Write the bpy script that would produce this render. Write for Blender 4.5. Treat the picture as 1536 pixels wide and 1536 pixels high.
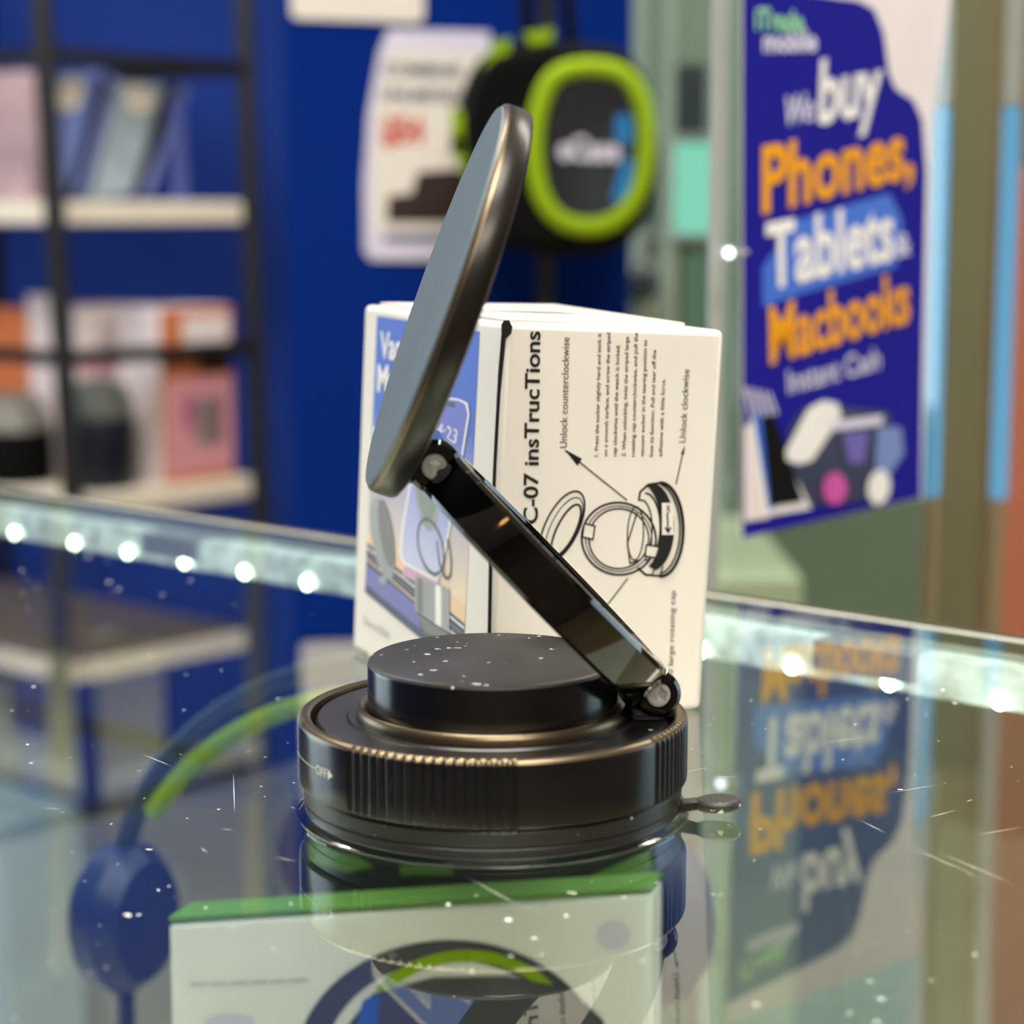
import bpy, math, random
from mathutils import Vector as V, Matrix
random.seed(7)
PI = math.pi
SC = bpy.context.scene
COL = SC.collection
for o in list(bpy.data.objects): bpy.data.objects.remove(o)

# ------------------------------------------------------------------ camera
TH = math.radians(8.4); FPX = 3077.0
CAM = V((.00297, -.3081, .0919))
cd = bpy.data.cameras.new('camera'); cam = bpy.data.objects.new('camera', cd); COL.objects.link(cam)
cam.location = CAM; cam.rotation_euler = (PI/2 - TH, 0, 0)
cd.sensor_width = 36; cd.lens = FPX/1536*36; cd.clip_start = .01; cd.clip_end = 50
cd.dof.use_dof = True; cd.dof.focus_distance = .332; cd.dof.aperture_fstop = 17.5
SC.camera = cam
SC.view_settings.view_transform = 'Standard'; SC.view_settings.look = 'None'
SC.view_settings.gamma = 1; SC.view_settings.use_curve_mapping = False
SC.view_settings.exposure = 0.22
# ------------------------------------------------------------------ world and large lights
w = bpy.data.worlds.new('world'); SC.world = w; w.use_nodes = True
w.node_tree.nodes['Background'].inputs[0].default_value = (.9, .95, 1, 1)
w.node_tree.nodes['Background'].inputs[1].default_value = .25
def area(name, loc, tgt, sx, sy, power, col):
    l = bpy.data.lights.new(name, 'AREA'); l.shape = 'RECTANGLE'; l.size = sx; l.size_y = sy
    l.energy = power; l.color = col
    o = bpy.data.objects.new(name, l); COL.objects.link(o); o.location = loc
    o.rotation_euler = (V(tgt)-V(loc)).to_track_quat('-Z', 'Y').to_euler(); return o
area('ceiling_panel_light', (.0, -.3, 1.66), (.0, -.2, 0), 1.2, .6, 34, (1, .96, .89))
area('ceiling_panel_light', (-.9, 1.3, 1.66), (-.8, 2.4, 0), 1.2, .6, 50, (1, .98, .95))
area('ceiling_panel_light', (.4, -1.6, 1.66), (.2, -.3, 0), 1.2, .6, 40, (1, .94, .84))
area('ceiling_panel_light', (1.2, 1.6, 1.66), (1.2, 2.2, 0), 1.2, .6, 34, (1, .96, .90))
area('cool_rim_light', (-2.5, 1.4, .45), (0, 0, .05), 1.3, 1.3, 22, (.78, .92, 1))  # unseen cool lamp placed for the bluish highlight on the holder's left edge
area('cool_rim_light', (2.3, .9, .45), (0, 0, .05), 1.3, 1.3, 12, (.62, .85, 1))  # unseen cool lamp added to put bluish highlights on the right-hand ribs

# ------------------------------------------------------------------ pixel helpers (find points in space)
def ray(px, py):
    F = V((0, math.cos(TH), -math.sin(TH))); U = V((0, math.sin(TH), math.cos(TH)))
    return F + V((1, 0, 0))*((px-768)/FPX) - U*((py-768)/FPX)
def at(px, py, Y):
    r = ray(px, py); return CAM + r*((Y-CAM.y)/r.y)
def onz(px, py, z):
    r = ray(px, py); return CAM + r*((z-CAM.z)/r.z)
def onpl(px, py, o, n, lift=0):
    r = ray(px, py); return CAM + r*(((o-CAM).dot(n))/r.dot(n)) + n*lift

# ------------------------------------------------------------------ materials
def lin(c):
    f = lambda v: (v/255/12.92) if v/255 <= .04045 else ((v/255+.055)/1.055)**2.4
    return (f(c[0]), f(c[1]), f(c[2]), 1)
def nn(nt, t, **k):
    n = nt.nodes.new(t)
    for a, b in k.items(): setattr(n, a, b)
    return n
def mat(name, col, rough=.5, metal=0, spec=.5, var=.06, scale=40, bump=0, emit=None, es=0, coat=0, dust=0):
    m = bpy.data.materials.new(name); m.use_nodes = True; nt = m.node_tree
    p = nt.nodes['Principled BSDF']; c = lin(col)
    tc = nn(nt, 'ShaderNodeTexCoord'); no = nn(nt, 'ShaderNodeTexNoise'); no.inputs['Scale'].default_value = scale
    no.inputs['Detail'].default_value = 4
    nt.links.new(tc.outputs['Object'], no.inputs['Vector'])
    mx = nn(nt, 'ShaderNodeMix', data_type='RGBA')
    mx.inputs[6].default_value = tuple(v*(1-var) for v in c[:3])+(1,); mx.inputs[7].default_value = tuple(min(1, v*(1+var)) for v in c[:3])+(1,)
    nt.links.new(no.outputs['Fac'], mx.inputs[0])
    out = mx.outputs[2]
    p.inputs['Roughness'].default_value = rough; p.inputs['Metallic'].default_value = metal
    p.inputs['Specular IOR Level'].default_value = spec; p.inputs['Coat Weight'].default_value = coat
    p.inputs['Coat Roughness'].default_value = .08
    if dust:
        f = specks(nt, tc, 620, dust)
        mz = nn(nt, 'ShaderNodeMix', data_type='RGBA'); nt.links.new(f, mz.inputs[0]); nt.links.new(out, mz.inputs[6])
        mz.inputs[7].default_value = (.75, .7, .6, 1); out = mz.outputs[2]
    nt.links.new(out, p.inputs['Base Color'])
    if bump:
        b = nn(nt, 'ShaderNodeBump'); b.inputs['Strength'].default_value = bump; b.inputs['Distance'].default_value = .0004
        nt.links.new(no.outputs['Fac'], b.inputs['Height']); nt.links.new(b.outputs[0], p.inputs['Normal'])
    if emit:
        p.inputs['Emission Color'].default_value = lin(emit); p.inputs['Emission Strength'].default_value = es
    return m
def specks(nt, tc, scale, amount):
    v = nn(nt, 'ShaderNodeTexVoronoi'); v.inputs['Scale'].default_value = scale
    wn = nn(nt, 'ShaderNodeTexNoise'); wn.inputs['Scale'].default_value = scale*1.7
    add = nn(nt, 'ShaderNodeMix', data_type='VECTOR'); add.inputs[0].default_value = .0012 if scale > 300 else .003
    nt.links.new(tc.outputs['Object'], add.inputs[4]); nt.links.new(wn.outputs['Color'], add.inputs[5])
    nt.links.new(tc.outputs['Object'], wn.inputs['Vector']); nt.links.new(add.outputs[1], v.inputs['Vector'])
    sp = nn(nt, 'ShaderNodeSeparateColor'); nt.links.new(v.outputs['Color'], sp.inputs[0])
    pw = nn(nt, 'ShaderNodeMath', operation='POWER'); nt.links.new(sp.outputs[0], pw.inputs[0]); pw.inputs[1].default_value = 2.5
    ml = nn(nt, 'ShaderNodeMath', operation='MULTIPLY'); nt.links.new(pw.outputs[0], ml.inputs[0]); ml.inputs[1].default_value = .17*amount
    big = nn(nt, 'ShaderNodeTexNoise'); big.inputs['Scale'].default_value = scale/8; nt.links.new(tc.outputs['Object'], big.inputs['Vector'])
    mr = nn(nt, 'ShaderNodeMapRange'); mr.inputs[1].default_value = .42; mr.inputs[2].default_value = .62
    nt.links.new(big.outputs['Fac'], mr.inputs[0])
    m2 = nn(nt, 'ShaderNodeMath', operation='MULTIPLY'); nt.links.new(ml.outputs[0], m2.inputs[0]); nt.links.new(mr.outputs[0], m2.inputs[1])
    lt = nn(nt, 'ShaderNodeMath', operation='LESS_THAN'); nt.links.new(v.outputs['Distance'], lt.inputs[0]); nt.links.new(m2.outputs[0], lt.inputs[1])
    return lt.outputs[0]
def glass(name, tint, ior=1.5, dust=0):
    """sheet glass: Fresnel mirror of both faces over a tinted clear body"""
    m = bpy.data.materials.new(name); m.use_nodes = True; nt = m.node_tree; nt.nodes.clear()
    out = nn(nt, 'ShaderNodeOutputMaterial'); tr = nn(nt, 'ShaderNodeBsdfTransparent'); gl = nn(nt, 'ShaderNodeBsdfGlossy')
    tr.inputs[0].default_value = tint; gl.inputs['Roughness'].default_value = 0.0; gl.inputs[0].default_value = (.97, 1, .98, 1)
    fr = nn(nt, 'ShaderNodeFresnel'); fr.inputs[0].default_value = ior
    geo = nn(nt, 'ShaderNodeNewGeometry')
    inv = nn(nt, 'ShaderNodeMath', operation='SUBTRACT'); inv.inputs[0].default_value = 1; nt.links.new(geo.outputs['Backfacing'], inv.inputs[1])
    a = nn(nt, 'ShaderNodeMath', operation='MULTIPLY'); nt.links.new(fr.outputs[0], a.inputs[0]); a.inputs[1].default_value = 2
    b = nn(nt, 'ShaderNodeMath', operation='ADD'); nt.links.new(fr.outputs[0], b.inputs[0]); b.inputs[1].default_value = 1
    d = nn(nt, 'ShaderNodeMath', operation='DIVIDE'); nt.links.new(a.outputs[0], d.inputs[0]); nt.links.new(b.outputs[0], d.inputs[1])
    e = nn(nt, 'ShaderNodeMath', operation='MULTIPLY'); nt.links.new(d.outputs[0], e.inputs[0]); nt.links.new(inv.outputs[0], e.inputs[1])
    mx = nn(nt, 'ShaderNodeMixShader'); nt.links.new(e.outputs[0], mx.inputs[0]); nt.links.new(tr.outputs[0], mx.inputs[1]); nt.links.new(gl.outputs[0], mx.inputs[2])
    last = mx
    if dust:
        tc = nn(nt, 'ShaderNodeTexCoord'); f = specks(nt, tc, 240, dust)
        df = nn(nt, 'ShaderNodeBsdfDiffuse'); df.inputs[0].default_value = (.85, .85, .8, 1)
        m2 = nn(nt, 'ShaderNodeMixShader'); nt.links.new(f, m2.inputs[0]); nt.links.new(mx.outputs[0], m2.inputs[1]); nt.links.new(df.outputs[0], m2.inputs[2])
        last = m2
    nt.links.new(last.outputs[0], out.inputs[0]); return m
def emat(name, col, s):
    m = bpy.data.materials.new(name); m.use_nodes = True; nt = m.node_tree; nt.nodes.clear()
    out = nn(nt, 'ShaderNodeOutputMaterial'); e = nn(nt, 'ShaderNodeEmission'); e.inputs[0].default_value = lin(col); e.inputs[1].default_value = s
    nt.links.new(e.outputs[0], out.inputs[0]); return m
def grad(name, c0, c1, z0, z1, rough=.6):
    """print that runs from one colour to another up its height (world z)"""
    m = mat(name, c0, rough); nt = m.node_tree; p = nt.nodes['Principled BSDF']
    g = nn(nt, 'ShaderNodeNewGeometry'); s = nn(nt, 'ShaderNodeSeparateXYZ'); nt.links.new(g.outputs['Position'], s.inputs[0])
    mr = nn(nt, 'ShaderNodeMapRange'); mr.inputs[1].default_value = z0; mr.inputs[2].default_value = z1; nt.links.new(s.outputs[2], mr.inputs[0])
    mx = nn(nt, 'ShaderNodeMix', data_type='RGBA'); mx.inputs[6].default_value = lin(c0); mx.inputs[7].default_value = lin(c1)
    nt.links.new(mr.outputs[0], mx.inputs[0]); nt.links.new(mx.outputs[2], p.inputs['Base Color']); return m

M = dict(
 floor=mat('tan_floor_tiles', (176, 150, 112), .35, var=.2, scale=4),
 blue=mat('blue_wall_paint', (0, 38, 124), .9, spec=.1, var=.05, scale=3),
 blue2=mat('soft_blue_wall_paint', (34, 60, 142), .9, spec=.1, var=.05, scale=3),
 olive=mat('olive_brown_wall', (120, 105, 72), .6, var=.25, scale=3),
 brown=mat('brown_shop_wall', (88, 66, 48), .6, var=.4, scale=2),
 ceil=mat('ceiling_paint', (200, 195, 185), .8),
 black=mat('matte_black_plastic', (16, 16, 17), .34, spec=.6, dust=1.0),
 pad=mat('matte_black_pad', (38, 37, 34), .5, spec=.7, dust=2.6, bump=.05, scale=900),
 gloss=mat('gloss_black_plastic', (4, 4, 5), .06, spec=.7, coat=.3),
 satin=mat('satin_black_plastic', (11, 11, 12), .2, spec=.7),
 gunm=mat('gunmetal_rim', (112, 100, 80), .33, metal=.9, var=.15, scale=300, bump=.04),
 rimw=mat('dark_metal_wall', (34, 31, 27), .3, metal=.45, var=.3, scale=260, bump=.03),
 silic=mat('grey_blue_pad', (92, 106, 114), .45, spec=.5, dust=.9, var=.04),
 chrome=mat('bright_steel', (190, 190, 188), .28, metal=.5, var=.1, scale=900),
 clear=glass('clear_sucker', (.75, .78, .78, 1), 1.45),
 paper=mat('white_card', (226, 220, 213), .55, var=.03, scale=60, bump=.06),
 ink=mat('black_ink', (14, 13, 14), .5),
 grey=mat('grey_ink', (120, 118, 112), .5),
 lgrey=mat('light_grey_print', (196, 196, 192), .6),
 white=mat('white_print', (238, 236, 234), .6),
 top=glass('counter_glass', (.90, .955, .93, 1), 1.5, dust=.8),
 pane=glass('clear_pane', (.93, .97, .95, 1), 1.5),
 edge=mat('glass_edge_line', (196, 200, 186), .25, var=.2),
 edged=mat('glass_edge_dark', (66, 56, 44), .5),
 tube=mat('clear_led_tube', (220, 228, 226), .15, var=.2, scale=160, bump=1, emit=(226, 238, 232), es=.45),
 led=emat('led_chip', (232, 255, 214), 22),
 clip=mat('grey_metal_clip', (168, 168, 170), .35),
 cream=mat('cream_shelf_board', (226, 218, 200), .5),
 post=mat('black_powder_coat', (22, 24, 28), .4),
 lime=mat('lime_rubber', (142, 174, 12), .7, spec=.2),
 shell=mat('black_case_shell', (10, 10, 11), .9, spec=.12),
 window=mat('smoked_window', (38, 40, 46), .12, coat=.5, var=.3, scale=14),
 cyan=mat('cyan_reflection', (0, 120, 190), .4, emit=(0, 130, 200), es=.0),
 royal=mat('royal_blue_print', (20, 16, 140), .8, spec=.15, var=.04),
 sky=mat('bright_blue_print', (30, 90, 205), .45),
 orange=mat('orange_print', (235, 160, 16), .8, spec=.15),
 lilac=mat('pale_lilac_print', (214, 210, 232), .45),
 pinkw=mat('pinkish_white_sheet', (232, 220, 220), .5),
 navy=mat('navy_plastic', (26, 44, 96), .4),
 red=mat('red_print', (200, 60, 50), .5),
 pic=mat('dark_brown_print', (44, 24, 22), .4, var=.6, scale=50),
 mint=emat('mint_screen_glow', (140, 226, 196), .75),
 green=mat('green_print', (92, 138, 52), .5),
 gglass=mat('green_grey_panel', (100, 122, 102), .35, var=.15, scale=5),
 dteal=mat('dark_teal_plastic', (34, 52, 56), .4),
 strip=emat('cyan_light_strip', (110, 175, 215), .75),
 stripw=emat('pale_light_strip', (190, 195, 205), .6),
 terra=mat('terracotta_panel', (170, 100, 74), .6, var=.15, scale=6),
 warm=emat('warm_lamp_face', (255, 190, 110), 12),
 panel=emat('ceiling_panel_face', (255, 240, 220), 5),
 pink=mat('pink_print', (214, 150, 160), .5, var=.25, scale=14),
 orange2=mat('orange_carton', (205, 120, 70), .5, var=.4, scale=12),
 magenta=mat('magenta_print', (200, 70, 160), .5),
 dred=mat('dark_red_print', (110, 22, 26), .5),
 silver=mat('silver_print', (150, 152, 150), .4, var=.3, scale=100),
)

tn_ = M['tube'].node_tree; nz = [n for n in tn_.nodes if n.type == 'TEX_NOISE'][0]; mr_ = nn(tn_, 'ShaderNodeMapRange')
mr_.inputs[1].default_value = .35; mr_.inputs[2].default_value = .65; mr_.inputs[3].default_value = .2; mr_.inputs[4].default_value = .95
tn_.links.new(nz.outputs['Fac'], mr_.inputs[0]); tn_.links.new(mr_.outputs[0], tn_.nodes['Principled BSDF'].inputs['Emission Strength'])
# ------------------------------------------------------------------ mesh builder
class MB:
    def __init__(s): s.v = []; s.f = []; s.m = []; s.mats = []
    def mi(s, m):
        if m not in s.mats: s.mats.append(m)
        return s.mats.index(m)
    def poly(s, pts, m, fl=None):
        b = len(s.v); s.v += [V(p) for p in pts]
        for q in (fl or [tuple(range(len(pts)))]): s.f.append(tuple(b+i for i in q)); s.m.append(s.mi(m))
        return s
    def hexa(s, c, m):   # 8 corners: bottom 4 ccw, top 4 ccw
        return s.poly(c, m, [(3, 2, 1, 0), (4, 5, 6, 7), (0, 1, 5, 4), (1, 2, 6, 5), (2, 3, 7, 6), (3, 0, 4, 7)])
    def box(s, a, b, m, T=None):
        c = [V((x, y, z)) for z in (a[2], b[2]) for x, y in ((a[0], a[1]), (b[0], a[1]), (b[0], b[1]), (a[0], b[1]))]
        if T: c = [T @ p for p in c]
        return s.hexa(c, m)
    def lathe(s, prof, m, T=None, seg=64, rf=None, closed=False):
        b = len(s.v); n = len(prof)
        for i in range(seg):
            a = 2*PI*i/seg
            for j, (r, z) in enumerate(prof):
                rr = rf(r, z, a, j) if rf else r
                p = V((rr*math.cos(a), rr*math.sin(a), z)); s.v.append(T @ p if T else p)
        k = s.mi(m)
        for i in range(seg):
            i2 = (i+1) % seg
            for j in range(n if closed else n-1):
                j2 = (j+1) % n
                s.f.append((b+i*n+j, b+i2*n+j, b+i2*n+j2, b+i*n+j2)); s.m.append(k)
        if not closed:
            if prof[0][0] > 1e-9: s.f.append(tuple(b+i*n for i in reversed(range(seg)))); s.m.append(k)
            if prof[-1][0] > 1e-9: s.f.append(tuple(b+i*n+n-1 for i in range(seg))); s.m.append(k)
        return s
    def tube(s, path, r, m, seg=12, cyc=False):
        path = [V(p) for p in path]; n = len(path); b = len(s.v); k = s.mi(m); up = None
        for i, p in enumerate(path):
            t = (path[(i+1) % n]-path[i-1]) if cyc else (path[min(i+1, n-1)]-path[max(i-1, 0)])
            t.normalize()
            if up is None: up = t.orthogonal().normalized()
            x = (up - t*up.dot(t)).normalized(); up = x; y = t.cross(x)
            R = r[i] if isinstance(r, list) else r
            for q in range(seg):
                a = 2*PI*q/seg; s.v.append(p + (x*math.cos(a)+y*math.sin(a))*R)
        for i in range(n if cyc else n-1):
            i2 = (i+1) % n
            for q in range(seg):
                q2 = (q+1) % seg; s.f.append((b+i*seg+q, b+i*seg+q2, b+i2*seg+q2, b+i2*seg+q)); s.m.append(k)
        if not cyc:
            s.f.append(tuple(b+q for q in reversed(range(seg)))); s.m.append(k)
            s.f.append(tuple(b+(n-1)*seg+q for q in range(seg))); s.m.append(k)
        return s
    def slab(s, pts, d, m, m2=None):   # polygon pts extruded by vector d
        n = len(pts); pts = [V(p) for p in pts]; d = V(d)
        b = len(s.v); s.v += pts + [p+d for p in pts]; k = s.mi(m); k2 = s.mi(m2 or m)
        s.f.append(tuple(b+i for i in range(n))); s.m.append(k)
        s.f.append(tuple(b+n+i for i in reversed(range(n)))); s.m.append(k2)
        for i in range(n): s.f.append((b+(i+1) % n, b+i, b+n+i, b+n+(i+1) % n)); s.m.append(k2)
        return s
    def build(s, name, parent=None, bevel=0, smooth=35, recalc=True, origin=None):
        me = bpy.data.meshes.new(name); o = bpy.data.objects.new(name, me); COL.objects.link(o)
        org = V(origin) if origin else V((0, 0, 0))
        if parent: org = V(parent.matrix_world.translation) if parent.parent is None else V((0, 0, 0))
        off = V(origin) if origin else (parent['_o'] if parent and '_o' in parent else V((0, 0, 0)))
        off = V(off)
        me.from_pydata([tuple(p-off) for p in s.v], [], s.f)
        for m in s.mats: me.materials.append(m)
        me.polygons.foreach_set('material_index', s.m)
        if recalc:
            import bmesh
            bm = bmesh.new(); bm.from_mesh(me); bmesh.ops.recalc_face_normals(bm, faces=bm.faces); bm.to_mesh(me); bm.free()
        if smooth: me.shade_smooth(); me.set_sharp_from_angle(angle=math.radians(smooth))
        if parent: o.parent = parent
        else: o.location = off
        if bevel:
            b = o.modifiers.new('bevel', 'BEVEL'); b.width = bevel; b.segments = 3; b.limit_method = 'ANGLE'; b.angle_limit = math.radians(40)
        return o
OFFS = {}
def thing(name, label, cat, loc=(0, 0, 0), group=None):
    o = bpy.data.objects.new(name, None); COL.objects.link(o); o.location = loc; o.empty_display_size = .02
    o['label'] = label; o['category'] = cat
    if group: o['group'] = group
    OFFS[o.name] = V(loc); return o
def part(mb, name, root, label=None, parent=None, **k):
    """mesh written in world coordinates, parented to a thing (or to one of its parts)"""
    off = OFFS[root.name]
    s = MB(); s.v = [p-off for p in mb.v]; s.f = mb.f; s.m = mb.m; s.mats = mb.mats
    o = s.build(name, None, **k); o.parent = parent or root; o.location = (0, 0, 0)
    if label: o['label'] = label
    return o
def single(mb, name, label, cat, origin, group=None, **k):
    o = mb.build(name, origin=origin, **k); o['label'] = label; o['category'] = cat
    if group: o['group'] = group
    return o
def struct(mb, name, **k):
    o = mb.build(name, **k); o['kind'] = 'structure'; return o

# lettering: outlines of the built-in font as flat polygons
def glyphs(text, bold=0.0, spacing=1.0):
    c = bpy.data.curves.new('t', 'FONT'); c.body = text; c.offset = bold; c.space_character = spacing; c.resolution_u = 4
    o = bpy.data.objects.new('t', c); COL.objects.link(o)
    dg = bpy.context.evaluated_depsgraph_get(); me = bpy.data.meshes.new_from_object(o.evaluated_get(dg))
    vs = [v.co.copy() for v in me.vertices]; fs = [tuple(p.vertices) for p in me.polygons]
    bpy.data.objects.remove(o); bpy.data.curves.remove(c); bpy.data.meshes.remove(me)
    x0 = min(v.x for v in vs); x1 = max(v.x for v in vs)
    return [(((v.x-x0)/(x1-x0)), v.y) for v in vs], fs
def write(mb, text, P0, P1, up, m, bold=0.0, spacing=1.0, cap=.69):
    """text from P0 to P1 along the baseline; up = vector of one capital's height"""
    vs, fs = glyphs(text, bold, spacing); P0 = V(P0); P1 = V(P1); up = V(up)
    mb.poly([P0+(P1-P0)*x+up*(y/cap) for x, y in vs], m, fs)

# ------------------------------------------------------------------ room
X0, X1, Y0, Y1, Z0, Z1 = -3.0, 2.6, -2.6, 3.4, -1.0, 1.7
struct(MB().box((X0, Y0, Z0-.1), (X1, Y1, Z0), M['floor']), 'floor')
struct(MB().box((X0, Y0, Z1), (X1, Y1, Z1+.1), M['ceil']), 'ceiling')
struct(MB().box((X0, Y1, Z0), (.5, Y1+.1, Z1), M['blue2']).box((.5, Y1, Z0), (X1, Y1+.1, Z1), M['olive']), 'wall_back')
struct(MB().box((X0, Y0-.1, Z0), (X1, Y0, Z1), M['brown']), 'wall_front')
struct(MB().box((X0-.1, Y0, Z0), (X0, Y1, Z1), M['blue']), 'wall_left')
struct(MB().box((X1, Y0, Z0), (X1+.1, Y1, Z1), M['brown']), 'wall_right')
a = at(432, 400, 1.18); b = at(945, 400, 1.18)
pil = struct(MB().box((a.x, 1.18, Z0), (b.x, 1.38, Z1), M['blue']), 'wall_pillar')
for i, (x, y) in enumerate(((.0, -.3), (-.9, 1.3), (.4, -1.6), (1.2, 1.6))):
    t = thing('ceiling_light', ['flush ceiling light panel above the glass counter', 'flush ceiling light panel in front of the blue back wall',
              'flush ceiling light panel behind the camera', 'flush ceiling light panel over the tall glass showcase'][i], 'ceiling light', (x, y, 1.7), 'ceiling light panels')
    fr = MB()
    for s in (-1, 1):
        fr.box((x-.64, y+s*.32-.02, 1.675), (x+.64, y+s*.32+.02, 1.6995), M['cream']); fr.box((x+s*.62-.02, y-.34, 1.675), (x+s*.62+.02, y+.34, 1.6995), M['cream'])
    part(fr, 'frame', t); part(MB().box((x-.6, y-.3, 1.685), (x+.6, y+.3, 1.6995), M['panel']), 'diffuser', t)
for i, (x, y, z) in enumerate(((-.35, -1.5, .95), (.05, -1.5, .8), (.5, -1.3, .95), (-.7, -.9, .9))):
    t = thing('pendant_lamp', 'small warm pendant lamp behind the camera, ' + ['second from the left wall', 'hanging lowest', 'nearest the right wall', 'nearest the left wall'][i], 'lamp', (x, y, 1.7), 'warm pendant lamps')
    part(MB().tube([(x, y, 1.699), (x, y, z+.1)], .004, M['post']), 'cord', t)
    T = Matrix.Translation((x, y, z))
    part(MB().lathe([(.012, .11), (.02, .1), (.06, .0), (.056, .0), (.017, .095)], M['post'], T, 32), 'lamp_shade', t)
    part(MB().lathe([(.0, -.005), (.03, .0), (.04, .02), (.03, .05), (.0, .06)], M['warm'], T, 24), 'bulb', t)

# ------------------------------------------------------------------ glass counter
EL = V((-.1663, .364, 0)); ER = V((.1125, .1219, 0)); ed = (ER-EL).normalized(); en = V((-ed.y, ed.x, 0))
if en.y < 0: en = -en
A = EL-ed*.35; B = ER+ed*.35; W = .62
ct = thing('display_counter', 'glass-topped shop display counter with a lit rear edge, carrying the phone holder', 'counter', (0, 0, -1.0))
q = [A, B, B-en*W, A-en*W]
topm = MB().slab([p+V((0, 0, -.004)) for p in q], (0, 0, .004), M['top'])
gt = part(topm, 'glass_top', ct, 'clear glass top with dust and fine scratches')
part(MB().slab([A+V((0, 0, -.004)), B+V((0, 0, -.004)), B+en*.003+V((0, 0, -.004)), A+en*.003+V((0, 0, -.004))], (0, 0, .004), M['edge']), 'edge_trim', ct)
part(MB().slab([A+en*.003+V((0, 0, -.005)), B+en*.003+V((0, 0, -.005)), B+en*.0042+V((0, 0, -.005)), A+en*.0042+V((0, 0, -.005))], (0, 0, .0055), M['edged']), 'dark_edge_strip', ct)  # thin dark brown strip along the outer rear edge
rear = [A-en*.001, B-en*.001, B-en*.005, A-en*.005]
part(MB().slab([p+V((0, 0, -.25)) for p in rear], (0, 0, .236), M['pane']), 'rear_glass', ct)
part(MB().slab([p+V((0, 0, -.27)) for p in q], (0, 0, .02), M['cream']), 'deck', ct)
part(MB().slab([p+V((0, 0, -1.0)) for p in (A-en*.03, B-en*.03, B-en*(W-.03), A-en*(W-.03))], (0, 0, .73), M['cream']), 'cabinet_base', ct)
# led strip hanging under the rear edge
tb = MB(); h0 = -.0125; Lh = (B-A).length; nseg = 90
prof = [(-.0006, -.0042), (-.0062, -.0046), (-.0072, -.008), (-.0066, -.0130), (-.0035, -.0142), (-.0006, -.0138)]
for i in range(nseg+1):
    c = A+ed*(Lh*i/nseg)
    for (dn, z) in prof:
        tb.v.append(c+en*(dn+random.uniform(-.0004, .0004))+V((0, 0, z+random.uniform(-.0003, .0003)*(z < -.008))))
k = tb.mi(M['tube'])
for i in range(nseg):
    for j in range(6):
        tb.f.append((i*6+j, (i+1)*6+j, (i+1)*6+(j+1) % 6, i*6+(j+1) % 6)); tb.m.append(k)
strip = part(tb, 'led_strip', ct, 'clear glowing strip of white lights under the rear edge')
ledx = [-40, 51, 141, 221, 306, 396, 490, 590, 695, 805, 915, 1000, 1078, 1215, 1360, 1525]
def edge_at(px):  # point on the rear edge line seen at column px
    lo, hi = -.3, 1.5
    for _ in range(50):
        mid = (lo+hi)/2; p = EL+(ER-EL)*mid+V((0, 0, -.011)); d = p-CAM
        zc = d.y*math.cos(TH)-d.z*math.sin(TH); u = 768+FPX*d.x/zc
        if u < px: lo = mid
        else: hi = mid
    return EL+(ER-EL)*lo
for px in ledx:
    c = edge_at(px)-en*.0078+V((0, 0, -.0116)); T = Matrix.Translation(c) @ en.to_track_quat('Z', 'Y').to_matrix().to_4x4()
    m = MB().lathe([(0, -.0008), (.0013, -.0006), (.0018, 0), (.0013, .0006), (0, .0008)], M['led'], T, 14)
    part(m, 'light_chip', ct, parent=strip)
for (x0, x1, nm) in ((248, 326, 0), (1250, 1400, 1)):
    p0 = edge_at(x0); p1 = edge_at(x1); z = V((0, 0, 1))
    part(MB().slab([p0-en*.0005-z*.0042, p1-en*.0005-z*.0042, p1-en*.0092-z*.0042, p0-en*.0092-z*.0042], (0, 0, -.0066), M['clip']), 'clip', ct, 'grey metal clip on the light strip', bevel=.0006)
# scratches on the glass
sc = MB()
smat = mat('scratch_haze', (225, 225, 215), .6)
def scratch(p0, p1, w=.00005):
    a = onz(*p0, 0.00004); b = onz(*p1, 0.00004); t = (b-a).normalized(); s_ = V((-t.y, t.x, 0))*w
    sc.poly([a, (a+b)/2-s_, b, (a+b)/2+s_], smat)
for p0, p1 in (((1385, 1228), (1440, 1214)), ((1455, 1254), (1536, 1240)), ((1060, 1167), (1110, 1164)), ((1330, 1190), (1412, 1176)), ((1020, 1160), (1065, 1150)),
               ((1345, 1262), (1480, 1320)), ((1400, 1275), (1530, 1330)), ((210, 1130), (260, 1150)), ((350, 1160), (352, 1220)), ((330, 1243), (350, 1245)),
               ((410, 1285), (445, 1292)), ((700, 1315), (790, 1365)), ((1230, 1115), (1300, 1105)), ((1290, 1230), (1330, 1250)), ((300, 1270), (312, 1280)), ((60, 1211), (95, 1214))):
    scratch(p0, p1)
for i in range(40):
    x = random.uniform(60, 1500); y = random.uniform(1120, 1500)
    if 440 < x < 1040 and y < 1310: continue
    l = random.uniform(5, 12); an = random.uniform(-.6, .6); scratch((x, y), (x+l*math.cos(an), y+l*math.sin(an)*.6), .00006)
part(sc, 'scratches', ct, 'fine pale scratches on the glass', parent=gt, recalc=False)

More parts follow.
